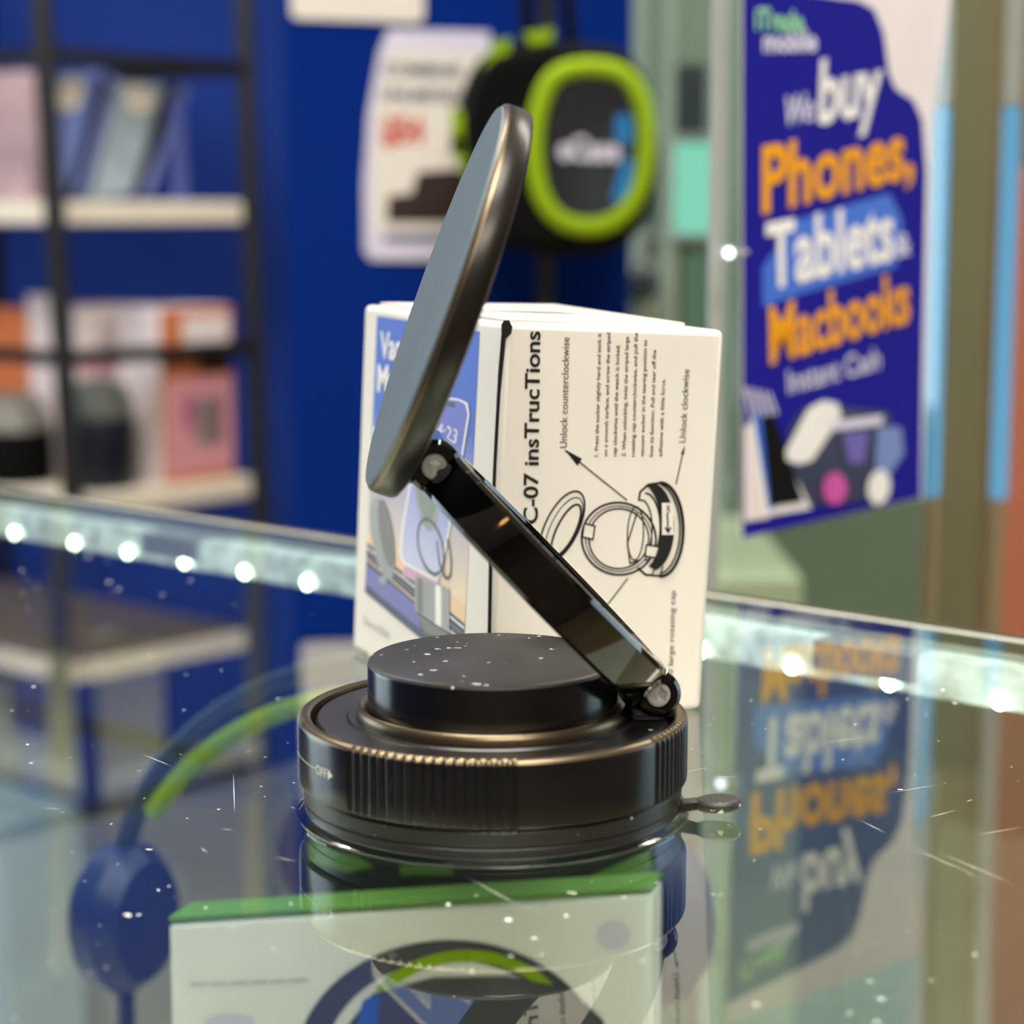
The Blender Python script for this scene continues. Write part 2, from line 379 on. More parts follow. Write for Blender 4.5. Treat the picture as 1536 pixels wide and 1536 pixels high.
# ------------------------------------------------------------------ phone holder
H = V((.994, .109, 0)); AX = V((.109, -.994, 0)); ZZ = V((0, 0, 1))     # hinge side, near end of hinge axis
def frame(o, x, y, z): return Matrix(((x.x, y.x, z.x, o.x), (x.y, y.y, z.y, o.y), (x.z, y.z, z.z, o.z), (0, 0, 0, 1)))
ph = thing('phone_holder', 'black folding magnetic phone holder standing open on the glass counter', 'phone holder')
base = part(MB().lathe([(0, .0001), (.0302, .0001), (.0303, .0005), (.0292, .0012), (0, .0012)], M['clear'], seg=128), 'sucker', ph, 'clear soft suction rim')
part(MB().lathe([(0, .0008), (.0286, .0008), (.0290, .0012), (.0291, .0024), (.0289, .0026), (.0291, .0028), (.0293, .0049), (.0290, .0053), (.0283, .0055), (0, .0055)], M['black'], seg=160), 'base_ring', ph)
zones = [(-134, -83), (-38, 12), (57, 102), (150, 194)]
def knurl(r, z, a, j):
    d = math.degrees(a); d = d-360 if d > 180 else d
    if j in (0, 1, 10, 11, 12, 13): return r
    for z0, z1 in zones:
        for dd in (d, d+360):
            if z0 <= dd <= z1:
                w_ = .5-.5*math.cos(2*PI*(dd-z0)/2.9)
                return r-.00034*w_**.8
    return r
kp = [(.0278, .0054), (.0292, .0054), (.0299, .0057), (.0300, .0062), (.0300, .0090), (.0300, .012), (.0300, .0143), (.02995, .0149), (.0298, .0152), (.0295, .0155), (.0290, .0157), (.0284, .0157), (.0280, .0154), (.0278, .0140)]
cap = MB().lathe(kp, M['gunm'], seg=1440, rf=knurl, closed=True)
gi = cap.mi(M['satin'])
cap.m = [gi if (f % 14) < 7 else cap.m[f] for f in range(len(cap.m))]
rc = part(cap, 'rotating_cap', ph, 'ribbed rotating cap with a worn metallic rim', smooth=30)
# OFF marking
off = MB(); ml = mat('pale_marking', (215, 212, 200), .5)
def cyl(phi, z, r=.03003): return V((r*math.cos(phi), r*math.sin(phi), z))
def mark(text, p0, p1, z, h):
    vs, fs = glyphs(text, .01); off.poly([cyl(math.radians(p0+(p1-p0)*x), z+y/.69*h) for x, y in vs], ml, fs)
mark('OFF', -149.5, -143.2, .0098, .00135)
z0 = .01048
off.poly([cyl(math.radians(-142.6), z0+.0008), cyl(math.radians(-142.6), z0-.0008), cyl(math.radians(-140.3), z0)], ml)
n = 12; pts = [cyl(math.radians(-171+i*(21/n)), z0+.00005) for i in range(n+1)]; pt2 = [cyl(math.radians(-171+i*(21/n)), z0-.00008) for i in range(n+1)]
for i in range(n): off.poly([pt2[i], pt2[i+1], pts[i+1], pts[i]], ml)
part(off, 'marking', ph, 'pale OFF marking with a line and arrow', parent=rc, recalc=False)
part(MB().lathe([(0, .005), (.0270, .005), (.0272, .0146), (.0268, .0151), (.0255, .0150), (.0225, .0150), (.0222, .0153), (0, .0153)], M['black'], seg=160), 'top_plate', ph)
part(MB().lathe([(.0188, .015), (.0209, .015), (.0210, .0158), (.0207, .0166), (.0203, .0169), (.0198, .0166), (.0190, .0158)], M['gunm'], seg=160, closed=True), 'collar', ph, 'thin worn metallic collar around the centre disc')
part(MB().lathe([(0, .0152), (.0192, .0152), (.0192, .0228), (.01915, .0232), (.0189, .0236)], M['satin'], seg=160), 'center_disc', ph)
part(MB().lathe([(.01915, .0232), (.0190, .0236), (.0187, .0238), (.0184, .0237), (0, .0237)], M['pad'], seg=160), 'disc_pad', ph, 'matt dusty pad on the centre disc')
# pull tab
tm = MB(); ta = math.radians(-8); td = V((math.cos(ta), math.sin(ta), 0)); tn = V((-td.y, td.x, 0)); tz = V((0, 0, 1))
tm.hexa([td*.0285-tn*.0014+tz*.0006, td*.0322-tn*.0012+tz*.0014, td*.0322+tn*.0012+tz*.0014, td*.0285+tn*.0014+tz*.0006,
         td*.0285-tn*.0014+tz*.0022, td*.0322-tn*.0012+tz*.0028, td*.0322+tn*.0012+tz*.0028, td*.0285+tn*.0014+tz*.0022], M['black'])
T = frame(td*.0347+tz*.0022, (td+tz*.06).normalized(), tn, (tz-td*.06).normalized())
tm.lathe([(0, -.0009), (.0031, -.0009), (.0036, -.0004), (.0036, .0003), (.0031, .0008), (0, .0008)], M['pad'], T @ Matrix.Diagonal((1, .85, 1, 1)), 48)
part(tm, 'pull_tab', ph, 'short round-ended release tab', bevel=.0002)
# arm ring
P0 = H*.0243+ZZ*.0193; P1 = H*-.0094+ZZ*.0545
ad = (P1-P0).normalized(); an_ = ad.cross(AX).normalized()
if an_.z < 0: an_ = -an_
ctr = (P0+P1)/2; T = frame(ctr, ad, AX, an_); hh = .0036
Rm = .0249; Rn = .0207
arm = MB().lathe([(Rn, -hh+.0005), (Rn+.0005, -hh), (Rm-.0007, -hh), (Rm-.0001, -hh+.0006), (Rm, 0), (Rm-.0001, hh-.0007), (Rm-.0009, hh), (Rn+.0005, hh), (Rn, hh-.0005)], M['gloss'], T, 192, closed=True)
def knuckle(mb, P, r, w0, w1, m, seg=48):
    Tk = frame(P, H, -ZZ, AX) if False else frame(P, ad, AX.cross(ad), AX)
    mb.lathe([(0, w0), (r-.0005, w0), (r, w0+.0005), (r, w1-.0006), (r-.0006, w1), (.0021, w1), (.0020, w1-.0006), (0, w1-.0006)], m, Tk, seg)
arm.v = list(arm.v)
knuckle(arm, P0, .0036, -.0084, .0084, M['gloss']); knuckle(arm, P1, .0040, -.0084, .0084, M['gloss'])
ao = part(arm, 'ring_arm', ph, 'glossy black ring-shaped arm', smooth=40)
for P in (P0, P1):
    Tk = frame(P+AX*.0081, ad, AX.cross(ad), AX)
    s = MB(); n = 24
    s.lathe([(.0002, -.0006), (.0018, -.0006), (.0019, .0002), (.0017, .0006), (.00145, .0006)], M['chrome'], Tk, 24)
    s.f.pop(); s.m.pop()  # open the socket
    b0 = [Tk @ V((.00145*math.cos(2*PI*i/6), .00145*math.sin(2*PI*i/6), .0006)) for i in range(6)]
    b1 = [Tk @ V((.0011*math.cos(2*PI*i/6), .0011*math.sin(2*PI*i/6), .0001)) for i in range(6)]
    c = Tk @ V((0, 0, -.0002))
    for i in range(6):
        s.poly([b0[i], b0[(i+1) % 6], b1[(i+1) % 6], b1[i]], M['chrome']); s.poly([b1[i], b1[(i+1) % 6], c], M['chrome'])
        # land between round rim and hexagon
        arc = [Tk @ V((.00145*math.cos(2*PI*(i+k/4)/6), .00145*math.sin(2*PI*(i+k/4)/6), .0006)) for k in range(5)]
        s.poly(arc, M['chrome'])
    part(s, 'hinge_screw', ph, 'bright steel hinge screw with hex socket', recalc=False, smooth=20)
# base hinge bracket
br = MB()
fl = V((0, 0, 1))
br.slab([H*.0200+ZZ*.0149-AX*.0080, H*.0272+ZZ*.0149-AX*.0080, H*.0276+ZZ*.0190-AX*.0080, H*.0262+ZZ*.0206-AX*.0080, H*.0222+ZZ*.0206-AX*.0080, H*.0200+ZZ*.0180-AX*.0080], AX*.0156, M['gloss'])
part(br, 'hinge_bracket', ph, bevel=.0006)
# head
hd = (H*.342+ZZ*.94).normalized(); hn = (H*.94-ZZ*.342).normalized(); hc = H*-.0067+ZZ*.0782     # hn points to the back (right)
T = frame(hc, hd, AX, hn)
hp = [(0, .0023), (.0294, .0023), (.0301, .0020), (.0304, .0014), (.03045, .0), (.0304, -.0014), (.0302, -.0019), (.0298, -.0022), (.0288, -.0022), (0, -.0022)]
hb = MB().lathe(hp, M['gunm'], T, 192)
# order of faces: 9 bands per step; the back is matt black
gi = hb.mi(M['black']); g2 = hb.mi(M['rimw']); hb.m = [gi if (f % 9) < 2 else g2 if (f % 9) < 5 else hb.m[f] for f in range(len(hb.m)-0)]
hh_ = part(hb, 'head_plate', ph, 'round magnetic head with bronze-worn rim')
part(MB().lathe([(.0298, -.00205), (.0295, -.0025), (.0291, -.0026), (0, -.0026)], M['silic'], T, 160), 'face_pad', ph, 'grey-blue pad on the head')
lug = MB()
pb = P1+hn*0; f0 = hc+hn*.0021+hd*-.0275; f1 = hc+hn*.0021+hd*-.0195
lug.slab([f0-AX*.0058, P1-hd*.0028+hn*.0006-AX*.0058, P1+hn*.0026-AX*.0058, P1+hd*.0030+hn*.0004-AX*.0058, f1-AX*.0058], AX*.0114, M['gloss'])
part(lug, 'head_bracket', ph, parent=None, bevel=.0005)

# ------------------------------------------------------------------ product carton behind the holder
bl = V((-.0307, .1152, 0)); bn = V((-.0016, .0495, 0)); brr = V((.0381, .0629, 0)); bb = bl+(brr-bn)
HT = .0722; SH = V((.0033, 0, HT))
cx = thing('product_box', 'white cardboard product carton with printed instructions, behind the phone holder', 'box', tuple((bl+brr)/2))
body = MB().hexa([bl, bn, brr, bb, bl+SH, bn+SH, brr+SH+V((0, 0, -.0022)), bb+SH+V((0, 0, -.0016))], M['paper'])
for v in body.v: v.z += .0002
part(body, 'carton', cx, bevel=.0011)
nl = (bn-bl).cross(SH).normalized();  nl = -nl if nl.y > 0 else nl
nr = (brr-bn).cross(SH).normalized(); nr = -nr if nr.y > 0 else nr
L = lambda px, py, k=1: onpl(px, py, bn+nl*.00002, nl, 0.00006*k)
Rr = lambda px, py, k=1: onpl(px, py, bn+nr*.00002, nr, 0.00006*k)
# picture
pc = MB()
picm = grad('picture_sky', (232, 214, 190), (70, 108, 205), .022, .052)
TL, TR, BR_, BL_ = (566, 474), (720, 497), (694, 1010), (548, 888)
pc.poly([L(*TL), L(*TR), L(*BR_), L(*BL_)], picm)
def lerp(a, b, t): return (a[0]+(b[0]-a[0])*t, a[1]+(b[1]-a[1])*t)
def pq(u, v):  # u across, v down in the picture, by pixel
    return lerp(lerp(TL, TR, u), lerp(BL_, BR_, u), v)
def pband(v0, v1, v2, v3, m, k):
    pc.poly([L(*pq(0, v0), k), L(*pq(1, v1), k), L(*pq(1, v3), k), L(*pq(0, v2), k)], m)
sun = mat('sunset_print', (234, 200, 164), .6); dkf = mat('dark_table_print', (66, 72, 96), .5, var=.3, scale=200); vio = mat('violet_print', (110, 112, 175), .5)
pband(.79, .80, .84, .87, sun, 1.4); pband(.82, .855, 1, 1, dkf, 1.8); pband(.90, .91, .97, .97, vio, 2.2)
for v0, m in ((.835, M['white']), (.855, M['grey']), (.875, sun)): pband(v0, v0+.03, v0+.006, v0+.036, m, 2.6)
def Lp(pts, m, k): pc.poly([L(x, y, k) for x, y in pts], m)
def ell(cx_, cy_, a, b, rot, n=36, t0=0, t1=360):
    r = math.radians(rot); o = []
    for i in range(n+(0 if t1-t0 >= 360 else 1)):
        t = math.radians(t0+(t1-t0)*i/n); x = a*math.cos(t); y = b*math.sin(t)
        o.append((cx_+x*math.cos(r)-y*math.sin(r), cy_+x*math.sin(r)+y*math.cos(r)))
    return o
Lp(ell(575, 808, 62, 16, 80), M['silver'], 3.2); Lp(ell(581, 800, 52, 10, 81), M['grey'], 3.8)
Lp([(568, 868), (574, 878), (582, 872), (578, 862)], M['silver'], 3.2)
phm = grad('phone_picture', (196, 200, 232), (110, 118, 205), .025, .05)
Lp([(604, 862), (612, 842), (660, 868), (663, 885), (654, 888)], mat('pink_phone_edge', (205, 160, 190), .5), 3.4)
Lp([(640, 592), (690, 598), (703, 604), (706, 622), (690, 720), (664, 862), (656, 872), (606, 846), (601, 830), (604, 790)], M['white'], 3.6)
Lp([(641, 596), (690, 601), (700, 607), (703, 622), (687, 720), (661, 858), (655, 867), (608, 842), (604, 828), (607, 790)], phm, 4.0)
Lp([(671, 602), (684, 603), (685, 611), (671, 609)], M['navy'], 4.4)
Lp([(561, 640), (598, 650), (594, 735), (565, 720), (570, 700)], M['white'], 3.2)
Lp(ell(641, 745, 52, 16, 82), M['silver'], 4.4); Lp(ell(641, 740, 40, 13, 82), mat('teal_grey_print', (128, 140, 136), .5), 4.8)
Lp([(624, 862), (676, 884), (676, 950), (624, 915)], M['silver'], 4.2)
Lp([(628, 866), (636, 869), (636, 920), (628, 916)], M['grey'], 4.6); Lp([(655, 877), (664, 880), (664, 940), (655, 936)], M['white'], 4.6)
Lp([(626, 918), (676, 952), (672, 960), (640, 950)], M['grey'], 4.6); Lp([(630, 925), (676, 955), (676, 998), (640, 978)], dkf, 4.4)
def strokes(mb, pl, pts, w, m, k, cyc=False):
    P = [pl(x, y, k) for x, y in pts]; n = len(P); nrm = nl if pl is L else nr
    rng = range(n if cyc else n-1)
    for i in rng:
        a, b = P[i], P[(i+1) % n]; t = (b-a)
        if t.length < 1e-7: continue
        t.normalize(); s_ = nrm.cross(t)*w/2; e = t*w*.3
        mb.poly([a-s_-e, b-s_+e, b+s_+e, a+s_-e], m)
strokes(pc, L, ell(648, 820, 42, 18, 78), .0007, M['grey'], 5.2, True)
strokes(pc, L, ell(668, 830, 38, 9, 82, t0=-120, t1=120), .0006, M['grey'], 5.0)
strokes(pc, L, [(560, 728), (592, 742), (596, 722)], .0007, M['sky'], 5)
def ltext(mb, pl, text, p0, p1, top, m, k=3, bold=0.0, cap=.69):
    a = pl(*p0, k); write(mb, text, a, pl(*p1, k), pl(*top, k)-a, m, bold, cap=cap)
ltext(pc, L, 'Vacuum', (571, 536), (640, 545), (572, 498), M['white'], 3, .028)
ltext(pc, L, 'Magnetic', (567, 586), (652, 599), (568, 547), M['white'], 3, .028)
ltext(pc, L, '14:23', (651, 650), (686, 666), (654, 630), M['white'], 5, .0)
ltext(pc, L, 'Diamond Black', (547, 936), (586, 960), (547, 923), M['lgrey'] if False else M['grey'], 3, -.01)
strokes(pc, L, [(531, 968), (552, 981), (549, 977)], .0003, M['grey'], 3)
part(pc, 'printed_picture', cx, 'blue printed picture of a phone on a stand', recalc=False, smooth=0)
# instructions
tx = MB(); ik = M['ink']
def rtext(text, x, y0, y1, h, bold=0.0, x1=None):
    a = Rr(x, y0); b = Rr(x if x1 is None else x1, y1); write(tx, text, a, b, Rr(x-h, y0)-a, ik, bold)
rtext('C-07 insTrucTions', 806, 786, 497, 21, .022, 810)
rtext('Unlock counterclockwise', 850, 672, 506, 10.5, .004, 854)
rtext('Unlock clockwise', 1028, 664, 554, 9.5, .004, 1034)
rtext('striped large rotating cap', 1008, 1048, 886, 8, .0, 1013)
para = ['1. Press the sucker slightly hard and stick it', 'on a smooth surface, and screw the striped', 'cap clockwise until the watch is locked.', '2. When unlocking, twist the striped large',
        'rotating cap counterclockwise, and pull the', 'vacuum sucker in the tearing position to', 'lose its function. Pull and tear off the', 'adhesive with a little force.']
ends = [500, 499, 517, 505, 499, 510, 525, 568]
for i, (s, e) in enumerate(zip(para, ends)):
    x = 897+i*13.7; rtext(s, x, 685, e, 5.6, .012, x+5)
part(tx, 'instruction_text', cx, 'black printed instruction text turned on its side', recalc=False, smooth=0)
dr = MB(); S = lambda pts, w=.00025, cyc=False, k=1: strokes(dr, Rr, pts, w, ik, k, cyc)
S([(940, 750), (848, 676)]); dr.poly([Rr(847, 674), Rr(873, 688), Rr(866, 699)], ik)
S([(1014, 726), (1025, 675)]); dr.poly([Rr(1027, 668), Rr(1026, 682), Rr(1021, 681)], ik)
S([(905, 915), (941, 868)])
# head (left), ring (middle), base (right) of the drawn holder
S(ell(843, 790, 58, 25, 116), .00035, True); S(ell(846, 792, 50, 20, 116), .0002, True); S(ell(849, 795, 42, 14, 116), .0004, True)
S(ell(928, 808, 56, 54, 20), .0004, True); S(ell(928, 808, 50, 49, 20), .0002, True); S(ell(928, 808, 45, 45, 20), .0003, True)
for pts in (((876, 785), (892, 789), (889, 809), (873, 805)), ((969, 817), (989, 820), (985, 837), (967, 834))): 
    dr.poly([Rr(x, y, 2) for x, y in pts], M['paper']); S(list(pts), .0003, True, 3)
S([(955, 770), (941, 815), (945, 845), (960, 840)], .0003); S(ell(953, 800, 40, 12, 92), .00025, True)
o_ = ell(976, 790, 35, 66, 0, 24, -86, 80); i_ = ell(964, 790, 26, 62, 0, 24, -80, 72)
for a_ in range(24): dr.poly([Rr(*o_[a_], 4), Rr(*o_[a_+1], 4), Rr(*i_[a_+1], 4), Rr(*i_[a_], 4)], ik)
dr.poly([Rr(x, y, 5) for x, y in ((992, 754), (1009, 754), (1010, 802), (992, 802))], M['paper'])
S([(1000, 770), (1001, 798)], .0003, k=6); S([(997, 791), (1001, 798), (1005, 791)], .0003, k=6)
ltext(dr, Rr, 'OFF', (1004, 769), (1004, 757), (999, 769), ik, 6, .02)
S(ell(968, 790, 22, 50, 0, 24, -90, 90), .0003); S(ell(962, 792, 16, 42, 0, 24, -100, 60), .0003)
S(ell(990, 794, 34, 70, 0, 30, -90, 90), .0006, k=5); S(ell(986, 793, 33, 67, 0, 30, -80, 84), .0003, k=5)
S([(958, 750), (960, 738), (972, 727), (990, 724)], .0004); S([(990, 864), (968, 862), (957, 852)], .0004); S([(982, 852), (977, 864)]); S([(994, 850), (990, 863)])
part(dr, 'instruction_drawing', cx, 'line drawing of the folding holder with arrows', recalc=False, smooth=0)
# open seam between the two faces, and the tucked top flap
sm_ = MB(); dk = mat('dark_gap', (10, 9, 8), .9)
sm_.poly([Rr(*p, 6) for p in ((751, 486), (755, 480), (763, 480), (768, 490), (766, 500), (758, 508), (750, 590), (744, 700), (738, 850), (736, 960), (730, 960), (732, 850), (739, 690), (746, 560), (751, 500))], dk)
part(sm_, 'seam_gap', cx, 'dark open seam down the corner', recalc=False, smooth=0)
tf = MB(); tz_ = lambda a, b: bn+SH+(bl-bn)*a+(brr-bn)*b+V((0, 0, .0002))
up = V((0, 0, 1))
c = [tz_(.10, .04), tz_(.10, .9)-up*.0021, tz_(.93, .94)-up*.0019, tz_(.93, .04)-up*.0001]
tf.hexa([p+up*.0001 for p in c]+[c[0]+up*.0006, c[1]+up*.0010, c[2]+up*.0016, c[3]+up*.0008], M['paper'])
tf.poly([tz_(.34, .08)+up*.0011, tz_(.36, .78)-up*.0004, tz_(.42, .55)+up*.0002, tz_(.40, .10)+up*.0011], mat('flap_slit_green', (110, 112, 80), .7))  # dull green slit line across the flap
part(tf, 'top_flap', cx, smooth=0)

# ------------------------------------------------------------------ things inside the glass counter
def quadbox(mb, p, dirn, m, side=None): return mb.slab(p, dirn, m, side)
y0 = .112
hbx = thing('headphone_box', 'white headphone carton with a green top edge, inside the glass counter below the holder', 'box', tuple(at(615, 1500, y0+.02)*1))
a, b = at(252, 1386, y0), at(978, 1340, y0-.008); zb = -.2495
wb = MB(); dv = V((.003, .010, 0))
wb.slab([V((a.x, a.y, zb)), V((b.x, b.y, zb)), b, a], dv, M['white'])
part(wb, 'carton', hbx, bevel=.0012)
gt_ = MB(); gt_.slab([a+V((0, 0, .0003)), b+V((0, 0, .0003)), b+dv+V((0, 0, .0003)), a+dv+V((0, 0, .0003))], (0, 0, .0012), M['green'])
part(gt_, 'green_top', hbx, 'green top face', bevel=.0004)
fn = (b-a).cross(V((0, 0, 1))).normalized(); fn = -fn if fn.y > 0 else fn
FB = lambda px, py, k=1: onpl(px, py, a, fn, .0002*k)
pp = MB()
def arc_band(cx_, cy_, a1, b1, a2, b2, m, k, t0=180, t1=360):
    o = ell(cx_, cy_, a1, b1, 0, 32, t0, t1); i = ell(cx_, cy_, a2, b2, 0, 32, t0, t1)
    for j in range(32): pp.poly([FB(*o[j], k), FB(*o[j+1], k), FB(*i[j+1], k), FB(*i[j], k)], m)
dgr = mat('dark_grey_print', (62, 64, 72), .5)
arc_band(675, 1600, 232, 190, 190, 160, dgr, 1); arc_band(700, 1560, 165, 136, 150, 118, M['lime'], 1.6, 215, 335)
pp.poly([FB(*p, 2) for p in ((520, 1540), (560, 1490), (650, 1466), (760, 1464), (850, 1480), (905, 1530), (920, 1620), (500, 1620))], dgr)
pp.poly([FB(*p, 2.5) for p in ((530, 1560), (545, 1500), (570, 1490), (565, 1560))], M['sky'])
pp.poly([FB(*p, 1) for p in ell(920, 1402, 26, 22, 0)], M['lilac'])
pp.poly([FB(*p, 1) for p in ell(345, 1532, 38, 12, 0)], M['lilac'])
write(pp, 'WIRELESS HEADSET' if False else '— — — — — —', FB(285, 1482), FB(462, 1476), FB(285, 1466)-FB(285, 1482), M['lgrey'], .05)
part(pp, 'printed_picture', hbx, 'printed picture of a dark headphone with lime lining', recalc=False, smooth=0)
dcb = thing('dark_carton', 'dark green-black carton with lime corners, inside the counter behind the white headphone carton', 'box', tuple(at(720, 1500, .13)))
a2, b2 = at(458, 1235, .13), at(985, 1225, .13)
part(MB().slab([V((a2.x, .13, -.2495)), V((b2.x, .13, -.2495)), b2, a2], (0, .007, 0), mat('dark_green_card', (20, 34, 32), .6)), 'carton', dcb, bevel=.001)
for pts in (((462, 1262), (545, 1290), (560, 1300), (520, 1308), (462, 1290)), ((850, 1330), (975, 1275), (978, 1370), (900, 1360)), ((600, 1298), (680, 1298), (680, 1312), (600, 1312))):
    part(MB().slab([at(x, y, .1297) for x, y in pts], (0, -.0004, 0), M['green']), 'printed_patch', dcb, 'lime green patch')
hp_ = thing('headphones', 'navy and lime headphones standing in the counter behind the white headphone carton', 'headphones', tuple(at(560, 1500, .21)))
Yh = lambda px: .252-(px-180)*(.092/795)
arcp = [at(x, y, Yh(x)) for x, y in ell(580, 1340, 398, 335, 0, 40, 178, 362)]
part(MB().tube([p+V((0, 0, .002)) for p in arcp], .0030, M['dteal'], 14), 'headband', hp_)
part(MB().tube([p+V((0, -.0015, -.0035))*1 for p in [at(x, y, Yh(x)) for x, y in ell(580, 1340, 388, 322, 0, 40, 206, 334)]], .0028, M['lime'], 12), 'headband_lining', hp_, 'lime green lining')
for sx in (-1, 1):
    c = at(580+sx*395, 1375, Yh(580+sx*395)); T = Matrix.Translation(c) @ Matrix.Rotation(sx*.5, 4, 'Z') @ Matrix.Rotation(PI/2, 4, 'Y') @ Matrix.Diagonal((1.15, .95, 1, 1))
    cup = MB().lathe([(0, -.010), (.013, -.010), (.018, -.005), (.019, .003), (.015, .009), (0, .010)], M['navy'], T, 40)
    part(cup, 'ear_cup', hp_)
    part(MB().tube([c+V((0, 0, -.0205)), V((c.x, c.y, -.2495))], .0025, M['navy'], 12), 'stand_rod', hp_)

# ------------------------------------------------------------------ black tube rack with cream shelves
def Dn(px, py, D): return at(px, py, D-.308)
rk = thing('shop_rack', 'black tube shelving rack with cream boards beside the blue wall', 'shelf rack', tuple(V((Dn(90, 400, 2.7).x, 2.4, -1))))
DN, DR = 2.70, 2.95
def line_pt(pA, pB, z):  # extend the line through two points to height z
    t = (z-pA.z)/(pB.z-pA.z); return pA+(pB-pA)*t
nA, nB = Dn(62, 0, DN), Dn(112, 790, DN); rA, rB = Dn(366, 0, DR), Dn(392, 790, DR)
_d = (rB-nB); _d.z = 0; _d.normalize(); lft = V((-_d.y, _d.x, 0))*.62
posts = [(nA, nB), (rA, rB), (nA+lft, nB+lft), (rA+lft, rB+lft)]
for pa, pb in posts:
    t, bo = line_pt(pa, pb, .95), line_pt(pa, pb, -.999)
    d = V((.0125, 0, 0)); e = V((0, .0125, 0))
    part(MB().hexa([bo-d-e, bo+d-e, bo+d+e, bo-d+e, t-d-e, t+d-e, t+d+e, t-d+e], M['post']), 'post', rk, bevel=.002)
def P_(i, z): return line_pt(*posts[i], z)
zr = [Dn(70, 82, DN).z, Dn(100, 553, DN).z]; gap = .43
zs = [Dn(200, 302, 2.8).z, Dn(300, 722, 2.88).z]
hs = (zs[0]-zs[1])
for z in (zs[0]+hs+.05, zs[0], zs[1], zs[1]-hs):
    for i, j, (off0, off1) in ((0, 1, (0, 0)), (0, 2, (0, 0)), (1, 3, (0, 0)), (2, 3, (0, 0))):
        zz = z + (zr[0]-zs[0]); a, b = P_(i, zz), P_(j, zz); t = (b-a).normalized(); s_ = V((-t.y, t.x, 0))*.009; u = V((0, 0, .010))
        part(MB().hexa([a-s_-u, b-s_-u, b+s_-u, a+s_-u, a-s_+u, b-s_+u, b+s_+u, a+s_+u], M['post']), 'rail', rk, bevel=.0015)
    c = [P_(0, z), P_(1, z), P_(3, z), P_(2, z)]; cen = sum(c, V())/4
    c = [cen+(p-cen)*1.0 for p in c]
    c[0] = c[0]+(c[1]-c[0]).normalized()*.016; c[1] = c[1]-(c[1]-c[0]).normalized()*.008
    part(MB().slab([p-V((0, 0, .03)) for p in c], (0, 0, .03), M['cream']), 'shelf_board', rk, 'cream board', bevel=.003)
# goods on the rack; each front face is placed along the right-hand edge of the shelf
n0, n1 = P_(0, zs[0]), P_(1, zs[0]); rd = (n1-n0).normalized(); rin = V((-rd.y, rd.x, 0)); rin = rin if rin.y > 0 else -rin
def shelfpt(px, z, back):  # point on a shelf row `back` behind the front rail, seen in column px
    o = P_(0, z)+rin*back; r = ray(px, 400); n = V((-rd.y, rd.x, 0)); t = (o-CAM).dot(n)/V((r.x, r.y, 0)).dot(n); p = CAM+r*t; return V((p.x, p.y, z))
def carton(name, label, cat, px0, px1, h, z, back, depth, m, m2=None, group=None, deco=None):
    a, b = shelfpt(px0, z, back), shelfpt(px1, z, back)
    a.z = b.z = z+.0005
    o = thing(name, label, cat, tuple((a+b)/2), group)
    part(MB().slab([a, b, b+V((0, 0, h)), a+V((0, 0, h))], rin*depth, m, m2), 'carton', o, bevel=.002)
    if deco:
        for (u0, v0, u1, v1, mm, nm) in deco:
            f = lambda u, v: a+(b-a)*u+V((0, 0, h*v))-rin*.0015
            part(MB().slab([f(u0, v0), f(u1, v0), f(u1, v1), f(u0, v1)], rin*.001, mm), nm, o)
    return o
carton('speaker_carton', 'white carton on the lower rack board behind the dark dome speaker', 'box', 114, 228, .245, zs[1], .14, .10, M['pinkw'], deco=[(0, .62, 1, .66, M['pink'], 'printed_band')])
carton('toy_carton', 'orange and pink carton beside the white carton on the rack', 'box', 238, 346, .245, zs[1], .018, .10, M['orange2'], M['pinkw'],
       deco=[(.05, .05, .97, .6, M['pink'], 'printed_panel'), (.45, .2, .85, .48, M['silver'], 'printed_badge'), (.3, .3, .42, .5, M['magenta'], 'printed_spot'), (.5, .62, .97, .74, M['pic'], 'printed_stripe'), (.3, .8, .95, .95, M['pinkw'], 'printed_label')])
def dome(px, z, back, R, hgt, label, m1, m2):
    p = shelfpt(px, z, back); p.z = z+.0005; o = thing('dome_speaker', label, 'speaker', tuple(p), 'dome speakers on the rack'); T = Matrix.Translation(p)
    part(MB().lathe([(0, 0), (R*.9, 0), (R, R*.15), (R*1.02, hgt*.6), (R*.98, hgt*.66)], m1, T, 40), 'body', o)
    part(MB().lathe([(R*.98, hgt*.66), (R*.95, hgt*.8), (R*.75, hgt*.94), (R*.4, hgt), (0, hgt)], m2, T, 40), 'grille', o)
dome(142, zs[1], .068, .048, .15, 'dark dome speaker with grey grille between the rack posts', mat('deep_navy_plastic', (6, 18, 34), .4), mat('grey_mesh', (96, 100, 96), .4, var=.4, scale=60))
# left bay
lp = P_(0, zs[1]); ldir = lft.normalized()
def left_item(px, z, off=.112): # point on the left-hand edge of the shelf
    o = P_(0, z)+rd*off; n = V((-ldir.y, ldir.x, 0)); r = ray(px, 400); t = (o-CAM).dot(n)/V((r.x, r.y, 0)).dot(n); p = CAM+r*t; return V((p.x, p.y, z+.0005))
def lcarton(name, label, px0, px1, h, z, m, shift=0):
    a, b = left_item(px0, z), left_item(px1, z); 
    o = single(MB().slab([a, b, b+V((0, 0, h)), a+V((0, 0, h))], rd*.03, m), name, label, 'box', tuple((a+b)/2), bevel=.002); return o
lcarton('toy_carton', 'orange-red carton at the left border on the lower rack board', -60, 34, .24, zs[1], M['orange2'])
lcarton('gift_carton', 'narrow pale pink carton left of the front rack post', 38, 78, .26, zs[1], M['pinkw'])
p = left_item(15, zs[1], .054); o = thing('dome_speaker', 'black dome speaker at the left border in front of the orange carton', 'speaker', tuple(p), 'dome speakers on the rack'); T = Matrix.Translation(p)
